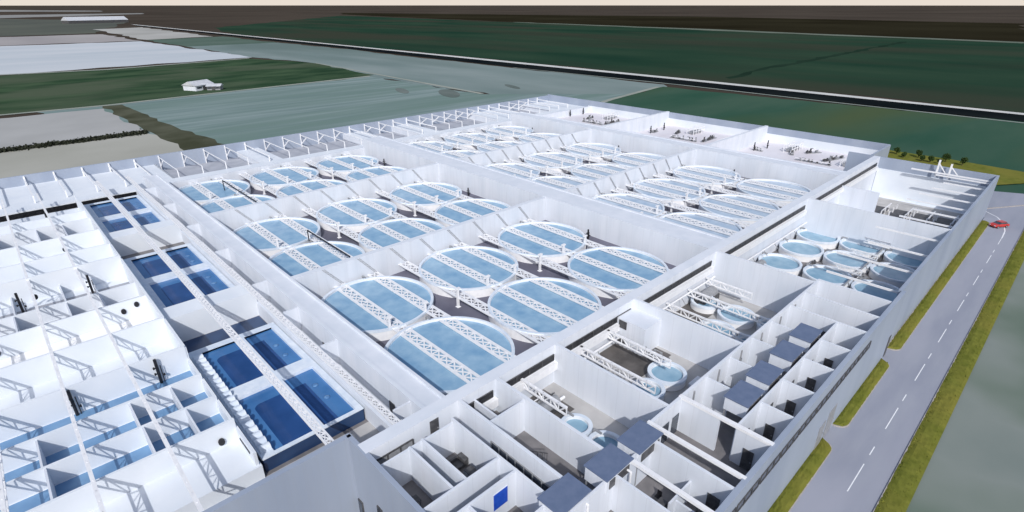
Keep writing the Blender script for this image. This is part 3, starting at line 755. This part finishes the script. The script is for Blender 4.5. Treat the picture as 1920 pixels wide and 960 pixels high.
# ======= hatchery tanks
ht = None
HT = [(125.2, 34.0, 4.15, 4.0, 'small hatchery tank by the spine wall, back row'), (115.8, 34.0, 4.15, 4.0, 'small hatchery tank by the spine wall, middle row'),
      (126.0, 25.6, 4.1, 4.0, 'small hatchery tank in the centre column, back row'), (116.6, 25.5, 4.15, 4.0, 'small hatchery tank in the centre of the nine'), (106.4, 25.7, 4.1, 4.0, 'small hatchery tank in the centre column, front row'),
      (125.6, 17.0, 4.2, 4.0, 'small hatchery tank by the road wall, back row'), (116.8, 17.1, 4.15, 4.0, 'small hatchery tank by the road wall, middle row'), (106.0, 17.1, 4.2, 4.0, 'small hatchery tank by the road wall, front row'),
      (105.6, 34.2, 3.9, 4.0, 'shadowed small hatchery tank by the spine wall, front row'),
      (78.4, 30.1, 2.85, 5.0, 'small round tank under a lattice girder, in the room of five tanks, centre'), (78.6, 35.6, 2.3, 5.0, 'small round tank nearest the spine wall in the room of five tanks'), (71.8, 30.1, 2.75, 5.0, 'small round tank half behind the white wall in the room of five tanks'),
      (79.0, 24.9, 1.9, 5.0, 'little round tank by the office wall, back of the room of five tanks'), (72.0, 25.0, 1.9, 5.0, 'little round tank by the office wall, front of the room of five tanks'),
      (55.0, 28.4, 2.45, 6.5, 'bright blue small round tank in the room with dark floor pits'), (50.4, 28.2, 2.0, 6.5, 'small round tank half hidden by the wall before the bright blue one'),
      (38.9, 30.2, 1.8, 6.5, 'little blue round tank peeking over the stair wall'), (38.9, 26.0, 2.0, 6.5, 'blue round tank beside the slate topped unit, shaded')]
for i, (x, y, r, zr, lab) in enumerate(HT):
    fl = zr - (1.5 if x > 100 else 1.2)
    t = make_tank(r, zr - fl, 'round_hatchery_tank', lab, 'fish tank', 'small round tanks in the hatchery', 0.0, WATER2)
    t.location = (x, y, fl)

PITM = noisy('dark_pit_floor', (.075, .07, .068), (.13, .12, .115), .5, .6, 5)
for ob in [o for o in bpy.data.objects if o.name.startswith('dark_floor_pit')]: ob.data.materials[0] = PITM
G2 = 'pump groups in the hatchery rooms'
for (x, y, a, n, z, sc, lab) in ((47.3, 33.0, 90, 4, 5.22, .8, 'dark pump group in the pit of the room with the bright blue small tank'), (57.8, 31.8, 90, 4, 5.22, .8, 'pump group in the second pit under the white duct room'),
                          (38.5, 36.2, 0, 4, 5.22, .9, 'dark pump group in the pit behind the stair wall'), (80.5, 34.0, 90, 3, 3.83, .8, 'pump group behind the lattice girder in the room of five tanks'),
                          (66.0, 28.0, 90, 4, 3.83, .8, 'pump group near the front of the room of five tanks'), (121.2, 21.3, 0, 5, 2.52, .8, 'pump group between tank columns, back of the nine tank room'),
                          (111.2, 21.3, 0, 5, 2.52, .8, 'pump group between tank columns, front of the nine tank room'), (111.2, 29.9, 0, 4, 2.52, .8, 'pump group between the spine side tanks of the nine tank room'), (100.0, 33.0, 90, 4, 2.52, .9, 'dark pump group in the shadowed front corner of the nine tank room'),
                          (98.5, 22, 90, 6, 2.52, .9, 'long pump group along the front wall of the nine tank room')):
    make_skid(x, y, a, lab, z, n, G2, sc)
def drum_filter(x, y, z, L, W, hh, lab):
    e = empty('drum_filter', (x, y, z), lab, 'filter unit')
    MB().box(x - L/2, x + L/2, y - W/2, y + W/2, z, z + hh*.45).build('tank', DARK, e, bevel=.05)
    m = MB(); n_ = 14
    for j in range(n_ + 1):
        a = math.pi*j/n_
        for xx in (x - L*.44, x + L*.44): m.v.append((xx, y + W*.42*math.cos(a), z + hh*.42 + hh*.55*math.sin(a)))
    for j in range(n_): m.f.append((2*j, 2*j+1, 2*j+3, 2*j+2))
    m.f.append(tuple(range(0, 2*n_+2, 2))); m.f.append(tuple(range(1, 2*n_+2, 2)))
    m.build('drum_cover', GREYM, e)
    MB().box(x - L*.5 - .3, x - L*.5, y - .3, y + .3, z + .2, z + .8).build('motor', BLACK, e)
    MB().tube((x + L*.5, y, z + .5), (x + L*.5 + 1.2, y, z + .5), .2, 10).build('outlet_pipe', STEEL, e)
drum_filter(80.5, 36.6, 3.8, 5.5, 2.4, 2.2, 'long dark filter by the spine in the room of five tanks'); drum_filter(66.5, 35.8, 3.8, 4.5, 2.2, 2.0, 'shorter dark filter beside the white duct room wall')
drum_filter(48.0, 36.4, 5.2, 5.0, 2.2, 1.8, 'dark filter by the spine ledge behind the bright blue small tank'); drum_filter(100.5, 36.6, 2.5, 6.0, 2.2, 2.0, 'dark filter in the shade beside the nine tanks'); drum_filter(39.5, 35.0, 5.2, 3.2, 1.8, 1.6, 'small dark filter above the little blue tank')
# service pipes along the hatchery walls
for (p, q, lab) in (((62, 37.6, 6.6), (85, 37.6, 6.6), 'thin white service pipe along the spine in the room of five tanks'), ((88, 37.5, 5.6), (127, 37.5, 5.6), 'thin white service pipe along the spine over the nine tanks'), ((44.8, 37.4, 6.9), (57, 37.4, 6.9), 'thin white service pipe along the spine behind the floor pits'), ((88, 21.9, 4.3), (126.8, 21.9, 4.3), 'grey service pipe running between the columns of nine tanks')):
    e = empty('service_pipe', p, lab, 'pipe'); MB().tube(p, q, .16, 8).build('pipe_run', STEEL if 'white' in lab else GREYM, e)
    n_ = int((q[0]-p[0])/5)
    for k in range(n_): MB().tube((p[0] + 2 + 5*k, p[1], p[2]), (p[0] + 2 + 5*k, p[1] - .9, p[2] - 1.0), .08, 6).build('branch', GREYM, e)

def pipe_frame(x, y, L, W, h, lab):
    e = empty('pipe_manifold', (x, y, 0), lab, 'pipework', 'white pipe frames in the far rooms')
    m = MB()
    for yy in (-W/2, W/2):
        for zz in (h*.55, h): m.tube((x - L/2, y + yy, zz), (x + L/2, y + yy, zz), .13, 8)
    for k in range(5):
        xx = x - L/2 + L*k/4
        for yy in (-W/2, W/2): m.box(xx - .09, xx + .09, y + yy - .09, y + yy + .09, 0, h)
        m.tube((xx, y - W/2, h), (xx, y + W/2, h), .1, 6)
    m.build('pipe_grid', STEEL, e)
    MB().box(x - L*.4, x + L*.4, y - W*.35, y + W*.35, .25, h*.45).build('manifold', GREYM, e)
for (x, y, L, W, h, lab) in ((218, 75, 10, 3, 2.4, 'white pipe frame by the far wall of the far room nearest the road'), (210, 53.5, 8, 2.5, 2.2, 'white pipe frame at the road side of the far room nearest the road'), (219, 116, 9, 3, 2.4, 'white pipe frame by the far wall of the middle far room'),
                             (208, 97, 9, 2.5, 2.2, 'white pipe frame along the dividing wall of the middle far room'), (219, 161, 9, 3, 2.4, 'white pipe frame by the far wall of the far corner room'), (209, 143, 8, 2.5, 2.2, 'white pipe frame along the dividing wall of the far corner room')):
    pipe_frame(x, y, L, W, h, lab)

# white crates and a box set beside the hatchery tanks
def crate(x, y, z, s, lab):
    e = empty('plastic_crate', (x, y, z), lab, 'crate')
    m = MB(); a, b, h = s; w = .08
    m.box(x-a/2, x+a/2, y-b/2, y+b/2, z, z+w).box(x-a/2, x-a/2+w, y-b/2, y+b/2, z+w, z+h).box(x+a/2-w, x+a/2, y-b/2, y+b/2, z+w, z+h).box(x-a/2+w, x+a/2-w, y-b/2, y-b/2+w, z+w, z+h-.01).box(x-a/2+w, x+a/2-w, y+b/2-w, y+b/2, z+w, z+h-.01)
    m.build('box', WHITE, e)
    MB().box(x-a/2-.05, x+a/2+.05, y-b/2-.05, y+b/2+.05, z+h-.12, z+h+.02).build('lid', STEEL, e)
crate(56.5, 24.8, 5.2, (2.2, 1.3, .9), 'white crate beside the bright blue small tank'); crate(53.6, 24.0, 5.2, (1.8, 1.2, .8), 'white crate below the bright blue small tank by the office wall')

# ======= office furniture
def desk(x, y, a, lab, dark=True):
    e = empty('desk', (x, y, OF), lab, 'desk'); 
    MB().box(x-.9, x+.9, y-.45, y+.45, OF+.70, OF+.76).build('desk_top', DARK if dark else GREYM, e)
    for (sx, sy) in ((-.82, -.38), (.82, -.38), (-.82, .38), (.82, .38)): MB().box(x+sx-.04, x+sx+.04, y+sy-.04, y+sy+.04, OF, OF+.70).build('leg', GREYM, e)
    MB().box(x-.3, x+.3, y+.1, y+.16, OF+.85, OF+1.25).build('monitor', BLACK, e)
def sofa(x, y, lab):
    e = empty('sofa', (x, y, OF), lab, 'sofa')
    MB().box(x-1.6, x+1.6, y-.6, y+.6, OF+.12, OF+.5).build('seat', DARK, e, bevel=.06)
    MB().box(x+1.0, x+1.6, y-.6, y+.6, OF+.5, OF+.95).build('backrest', DARK, e, bevel=.06)
    MB().box(x-1.6, x+1.0, y+.35, y+.6, OF+.5, OF+.9).build('armrest', DARK, e, bevel=.05)
def cabinet(x, y, sx, sy, h, lab, mat=DARK):
    e = empty('cabinet', (x, y, OF), lab, 'cabinet')
    MB().box(x-sx/2, x+sx/2, y-sy/2, y+sy/2, OF, OF+h).build('carcass', mat, e, bevel=.02)
    MB().box(x-sx/2-.04, x-sx/2, y-sy/2+.05, y-.02, OF+.08, OF+h-.06).build('door', GREYM, e)
    MB().box(x-sx/2-.04, x-sx/2, y+.02, y+sy/2-.05, OF+.08, OF+h-.06).build('door', GREYM, e)
def table(x, y, r, lab):
    e = empty('meeting_table', (x, y, OF), lab, 'table')
    MB().lathe([(0, OF+.7), (r, OF+.7), (r, OF+.76), (0, OF+.76)], 24, (x, y, 0)).build('table_top', DARK, e)
    MB().lathe([(.4, OF), (.4, OF+.05), (.08, OF+.1), (.08, OF+.7)], 16, (x, y, 0)).build('pedestal', GREYM, e)
def chair(x, y, a, lab):
    e = empty('office_chair', (x, y, OF), lab, 'chair', 'dark chairs in the front offices')
    MB().box(x-.25, x+.25, y-.25, y+.25, OF+.42, OF+.5).build('seat', BLACK, e)
    MB().box(x+.2, x+.26, y-.24, y+.24, OF+.5, OF+1.0).build('backrest', BLACK, e)
    MB().box(x-.04, x+.04, y-.04, y+.04, OF+.08, OF+.42).box(x-.25, x+.25, y-.03, y+.03, OF, OF+.08).build('base', GREYM, e)
cabinet(24.9, 31.4, 1.0, 2.4, 1.6, 'dark tall cabinet at the end of the long grey office')
cabinet(23.5, 30.4, .8, 1.2, 1.4, 'second dark cabinet in front of the tall one in the grey office')
sofa(24.6, 34.6, 'dark sofa in the office below the spine door')
desk(18.8, 33.6, 0, 'dark desk in the front corner office'); table(19.6, 31.2, 1.0, 'round dark table in the front corner office')
chair(18.9, 32.4, 0, 'dark chair by the desk in the front corner office'); chair(20.1, 30.2, 0, 'dark chair by the round table in the front corner office'); 
desk(21.7, 35.2, 0, 'small desk in the narrow office between two partitions', False); cabinet(21.6, 31.2, .6, 1.1, 1.0, 'low cabinet in the narrow office between two partitions')
table(24.2, 24.6, 1.1, 'round dark table in the office with the blue poster'); chair(23.0, 25.2, 0, 'dark chair left of the table near the blue poster'); chair(24.4, 23.3, 0, 'dark chair at the near side of the table by the blue poster'); chair(25.6, 24.6, 0, 'dark chair beside the wall in the blue poster office')
po = empty('wall_poster', (24.3, 26.95, 8.3), 'plain bright blue poster on the white office wall', 'poster')
MB().box(23.4, 25.1, 26.93, 26.995, 8.0, 9.9).build('sheet', BLUEP, po); MB().box(23.34, 25.16, 26.96, 26.999, 7.94, 9.96).build('frame', WHITE, po)
desk(37.0, 14.2, 0, 'dark desk in the small office cell by the road windows'); chair(36.6, 18.0, 0, 'dark chair in the office behind the half-height partition'); cabinet(35.4, 17.0, 1.0, .8, 1.4, 'dark cabinet against the half-height partition')
for (x, lab) in ((54.5, 'grey cabinet in the road office nearest the big grey room'), (60.4, 'grey cabinet in the second road office'), (66.3, 'grey cabinet in the third road office'), (72.2, 'grey cabinet in the fourth road office')):
    cabinet(x, 13.1, 1.4, .7, 1.2, lab, GREYM)
for (x, lab) in ((49.5, 'dark desk in the inner office beside the big grey room'), (55, 'dark desk in the inner office under the third unit'), (60.8, 'dark desk in the inner office under the second unit'), (66.6, 'dark desk in the inner office under the far unit')):
    desk(x, 20.6, 0, lab)
# low storage frames in the farthest wing room
sf = None
for (x, y, lab) in ((163, 32, 'dark low bench in the far wing room, nearest the spine'), (163.5, 27, 'low grey rack in the far wing room, second from the spine'), (164, 22.5, 'low grey rack in the far wing room, centre'), (164.5, 17.8, 'low grey rack in the far wing room by the road wall')):
    e = empty('storage_rack', (x, y, .3), lab, 'rack', 'low racks in the far wing room')
    for sx in (-3.6, 0, 3.6):
        for sy in (-1.7, 1.7): MB().box(x+sx-.12, x+sx+.12, y+sy-.12, y+sy+.12, .3, 2.4).build('post', STEEL, e)
    MB().box(x-3.7, x+3.7, y-1.8, y+1.8, 1.0, 1.12).build('shelf', DARK, e); MB().box(x-3.9, x+3.9, y-2.0, y-1.75, 2.3, 2.5).build('rail', STEEL, e)
MB().box(152, 178, 13, 36, .25, .32).build('dark_floor_pit', HATF, WG)
# masts on the far wall of the wing
for (y, h, lab) in ((24.5, 3.0, 'taller white mast on the end wall of the wing'), (21.8, 2.4, 'shorter white mast with bracket on the end wall of the wing')):
    e = empty('white_mast', (178.6, y, 10.0), lab, 'mast'); MB().box(178.4, 178.8, y-.2, y+.2, 8.6, 10 + h).build('post', STEEL, e); MB().bar((178.6, y, 10 + h*.7), (178.6, y - 2, 9.6), .2, .2).build('brace', STEEL, e)
MB().box(177.6, 178.0, 12.6, 30, 9.6, 9.95).build('roof_beam', STEEL, WG)

# ------------------------------------------------------------------ car
def make_car(x, y, ang):
    e = empty('red_car', (0, 0, 0), 'small red car turning on the pale road by the far building corner', 'car')
    prof = [(-2.1, .35), (-2.12, .75), (-1.95, .92), (-1.0, 1.0), (1.0, 1.0), (1.95, .86), (2.12, .62), (2.1, .35)]
    def extr(name, pr, w, mat, tap=None):
        m = MB(); n = len(pr); tap = tap or (lambda p: 1)
        for s in (-1, 1): m.v += [(px, s*w*tap((px, pz)), pz) for px, pz in pr]
        m.f.append(tuple(range(n))); m.f.append(tuple(range(2*n - 1, n - 1, -1)))
        for i in range(n): m.f.append((i, (i+1) % n, n + (i+1) % n, n + i))
        return m.build(name, mat, e, bevel=.06)
    extr('body', prof, .88, REDP)
    extr('window', [(-1.75, .985), (-1.25, 1.40), (.35, 1.40), (1.15, .985)], .80, GLASS, lambda p: 1 if p[1] < 1.2 else .86)
    extr('roof', [(-1.28, 1.385), (-1.2, 1.47), (.3, 1.47), (.4, 1.385)], .70, REDP)
    for sx in (-1.3, 1.3):
        for sy in (-.82, .82):
            w = MB().tube((sx, sy - .11, .32), (sx, sy + .11, .32), .32, 16).build('wheel', BLACK, e)
            MB().tube((sx, sy - .12, .32), (sx, sy + .12, .32), .17, 12).build('rim', GREYM, w)
    for sy in (-.62, .62):
        MB().box(2.06, 2.14, sy - .2, sy + .2, .6, .74).build('headlight', RIM, e)
        MB().box(-2.15, -2.07, sy - .18, sy + .18, .66, .82).build('taillight', principled('tail_lamp', (.4, .01, .01), .3)[0] if 'tail_lamp' not in MATS else MATS['tail_lamp'], e)
    e.location = (x, y, -.06); e.rotation_euler.z = ang
make_car(174.5, 8.3, math.radians(148))

# ------------------------------------------------------------------ shrubs and trees
def shrub(x, y, h, r, lab):
    e = empty('round_shrub', (x, y, -.05), lab, 'shrub', 'shrubs on the far grass verge')
    m = MB(); m.tube((x, y, -.05), (x + .05, y, h*.5), .12, 7)
    for a in (0, 2.1, 4.2): m.tube((x, y, h*.3), (x + r*.5*math.cos(a), y + r*.5*math.sin(a), h*.65), .07, 5)
    m.build('trunk', BARK, e)
    c = MB(); rr = random.Random(int(x*31 + y))
    lobes = [(rr.uniform(-.45, .45)*r, rr.uniform(-.45, .45)*r, h*rr.uniform(.45, .75), r*rr.uniform(.4, .65)) for _ in range(7)]
    for _ in range(900):
        lx, ly, lz, lr = rr.choice(lobes)
        d = Vector((rr.gauss(0, 1), rr.gauss(0, 1), rr.gauss(0, 1))).normalized() * lr * rr.uniform(.5, 1.05)
        p = Vector((x + lx, y + ly, lz)) + d
        if p.z < .1: continue
        a = Vector((rr.uniform(-1, 1), rr.uniform(-1, 1), rr.uniform(-1, 1))).normalized() * .17; b = a.cross(Vector((rr.uniform(-1, 1), rr.uniform(-1, 1), rr.uniform(-1, 1)))).normalized() * .12
        i = len(c.v); c.v += [tuple(p - a), tuple(p + b), tuple(p + a), tuple(p - b)]; c.f.append((i, i+1, i+2, i+3))
    c.build('crown', LEAF, e)
for (x, y, h, lab) in ((240, 46.5, 3.0, 'first shrub beside the building corner on the olive verge'), (236, 43.2, 2.6, 'second shrub from the building corner'), (240, 39.6, 3.2, 'third shrub from the building corner, dark round crown'), (235, 37.5, 2.4, 'low shrub tucked below the third one'),
                       (235, 35, 2.9, 'broad shrub in the middle of the verge row'), (240, 31.5, 3.4, 'tall shrub with visible stem in the verge row'), (235, 32.3, 1.8, 'smallest low shrub under the tall one'), (238, 26.4, 3.5, 'last shrub, toward the road end of the verge')):
    shrub(x, y, h*.85, h*.44, lab)
# dark hedge line across the pale field
hd = empty('hedge', (-60, 283, -.4), 'long dark hedge line between the two pale fields at the left', 'hedge')
m = MB(); rr = random.Random(3)
for i in range(15000):
    x = rr.uniform(-190, 50); p = Vector((x, 282.0 + rr.gauss(0, 1.6) + (x - 50)*.012, -.4 + abs(rr.gauss(0, .38))))
    a = Vector((rr.uniform(-1, 1), rr.uniform(-1, 1), rr.uniform(-1, 1))).normalized() * .5; b = a.cross(Vector((rr.uniform(-1, 1), rr.uniform(-1, 1), rr.uniform(-1, 1)))).normalized() * .45
    i0 = len(m.v); m.v += [tuple(p - a), tuple(p + b), tuple(p + a), tuple(p - b)]; m.f.append((i0, i0+1, i0+2, i0+3))
m.build('foliage', HEDGE, hd)
m = MB()
for k in range(60): m.tube((-189 + 4*k, 282.0 + (4*k - 239)*.012, -.5), (-189 + 4*k, 282.0 + (4*k - 239)*.012, .3), .09, 5)
m.build('stem', BARK, hd)

# ------------------------------------------------------------------ far farm buildings
def barn(name, x, y, L, W, h, ang, lab, wallm):
    e = empty(name, (0, 0, 0), lab, 'building')
    MB().box(-L/2, L/2, -W/2, W/2, 0, h).build('wall', wallm, e)
    m = MB(); o = .6
    m.v += [(-L/2-o, -W/2-o, h), (L/2+o, -W/2-o, h), (L/2+o, 0, h + W*.22), (-L/2-o, 0, h + W*.22), (-L/2-o, W/2+o, h), (L/2+o, W/2+o, h)]
    m.f += [(0, 1, 2, 3), (3, 2, 5, 4), (0, 3, 4), (1, 5, 2), (0, 4, 5, 1)]
    m.build('roof', ROOFW, e)
    d = MB().box(-L*.12, L*.12, -W/2 - .15, -W/2, 0, h*.8).build('door', DARK, e)
    for k in (-.36, -.24, .24, .36): MB().box(L*k - 1, L*k + 1, -W/2 - .12, -W/2, h*.4, h*.75).build('window', GLASS, e)
    e.location = (x, y, -.45); e.rotation_euler.z = ang
barn('long_barn', 335, 2200, 165, 45, 8, math.radians(15), 'long pale roofed barn far off near the horizon at the left', DARK)
barn('farmhouse', 108, 411, 14, 11, 3.2, math.radians(25), 'small white farmhouse in the dark green field strip', WHITE)
barn('farm_shed', 115.5, 403, 8, 6, 2.4, math.radians(-35), 'little grey shed right beside the white farmhouse', GREYM)

# ------------------------------------------------------------------ light, sky, camera
SX, SY = .84, .92
sd = Vector((SX, SY, -1)).normalized()
sun = bpy.data.lights.new('sun', 'SUN'); sun.energy = 2.95; sun.angle = math.radians(.6); sun.color = (1, .975, .945)
so = bpy.data.objects.new('sun', sun); COL.objects.link(so); so.rotation_euler = sd.to_track_quat('-Z', 'Y').to_euler(); so.location = (0, 0, 200)
w = bpy.data.worlds.new('World'); scene.world = w; w.use_nodes = True
nt = w.node_tree; bg = nt.nodes['Background']
sky = nt.nodes.new('ShaderNodeTexSky'); sky.sky_type = 'NISHITA'; sky.sun_disc = False
elev = math.asin(-sd.z); sky.sun_elevation = elev
sky.sun_rotation = math.atan2(-sd.x, -sd.y)
sky.air_density = 1.0; sky.dust_density = 2.0; sky.ozone_density = 1.0
tc = nt.nodes.new('ShaderNodeTexCoord'); sep = nt.nodes.new('ShaderNodeSeparateXYZ'); nt.links.new(tc.outputs['Generated'], sep.inputs['Vector'])
rp = nt.nodes.new('ShaderNodeValToRGB'); nt.links.new(sep.outputs['Z'], rp.inputs['Fac'])
rp.color_ramp.elements[0].position = .0; rp.color_ramp.elements[0].color = (1, 1, 1, 1); rp.color_ramp.elements[1].position = .30; rp.color_ramp.elements[1].color = (0, 0, 0, 1)
mx = nt.nodes.new('ShaderNodeMix'); mx.data_type = 'RGBA'; nt.links.new(rp.outputs['Color'], mx.inputs['Factor'])
nt.links.new(sky.outputs['Color'], mx.inputs['A']); mx.inputs['B'].default_value = (6.6, 5.9, 5.2, 1)   # pale warm haze low in the sky
nt.links.new(mx.outputs['Result'], bg.inputs['Color']); bg.inputs['Strength'].default_value = .125

f = 1026.0; p = math.atan((480 - 9)/f); az = math.atan((2145 - 960)/(f/math.cos(p)))
fx, fy = math.cos(az), math.sin(az)
F = Vector((fx*math.cos(p), fy*math.cos(p), -math.sin(p))); Rr = Vector((fy, -fx, 0)); U = Rr.cross(F)
cam = bpy.data.cameras.new('camera'); cam.sensor_width = 36; cam.lens = f/1920*36; cam.clip_start = .5; cam.clip_end = 120000
co = bpy.data.objects.new('camera', cam); COL.objects.link(co)
M = Matrix((Rr, U, -F)).transposed().to_4x4(); M.translation = Vector((0, 0, 50)); co.matrix_world = M
scene.camera = co
vs = scene.view_settings; vs.view_transform = 'Standard'; vs.look = 'None'; vs.gamma = 1; vs.use_curve_mapping = False; vs.exposure = 0
scene.cycles.max_bounces = 6
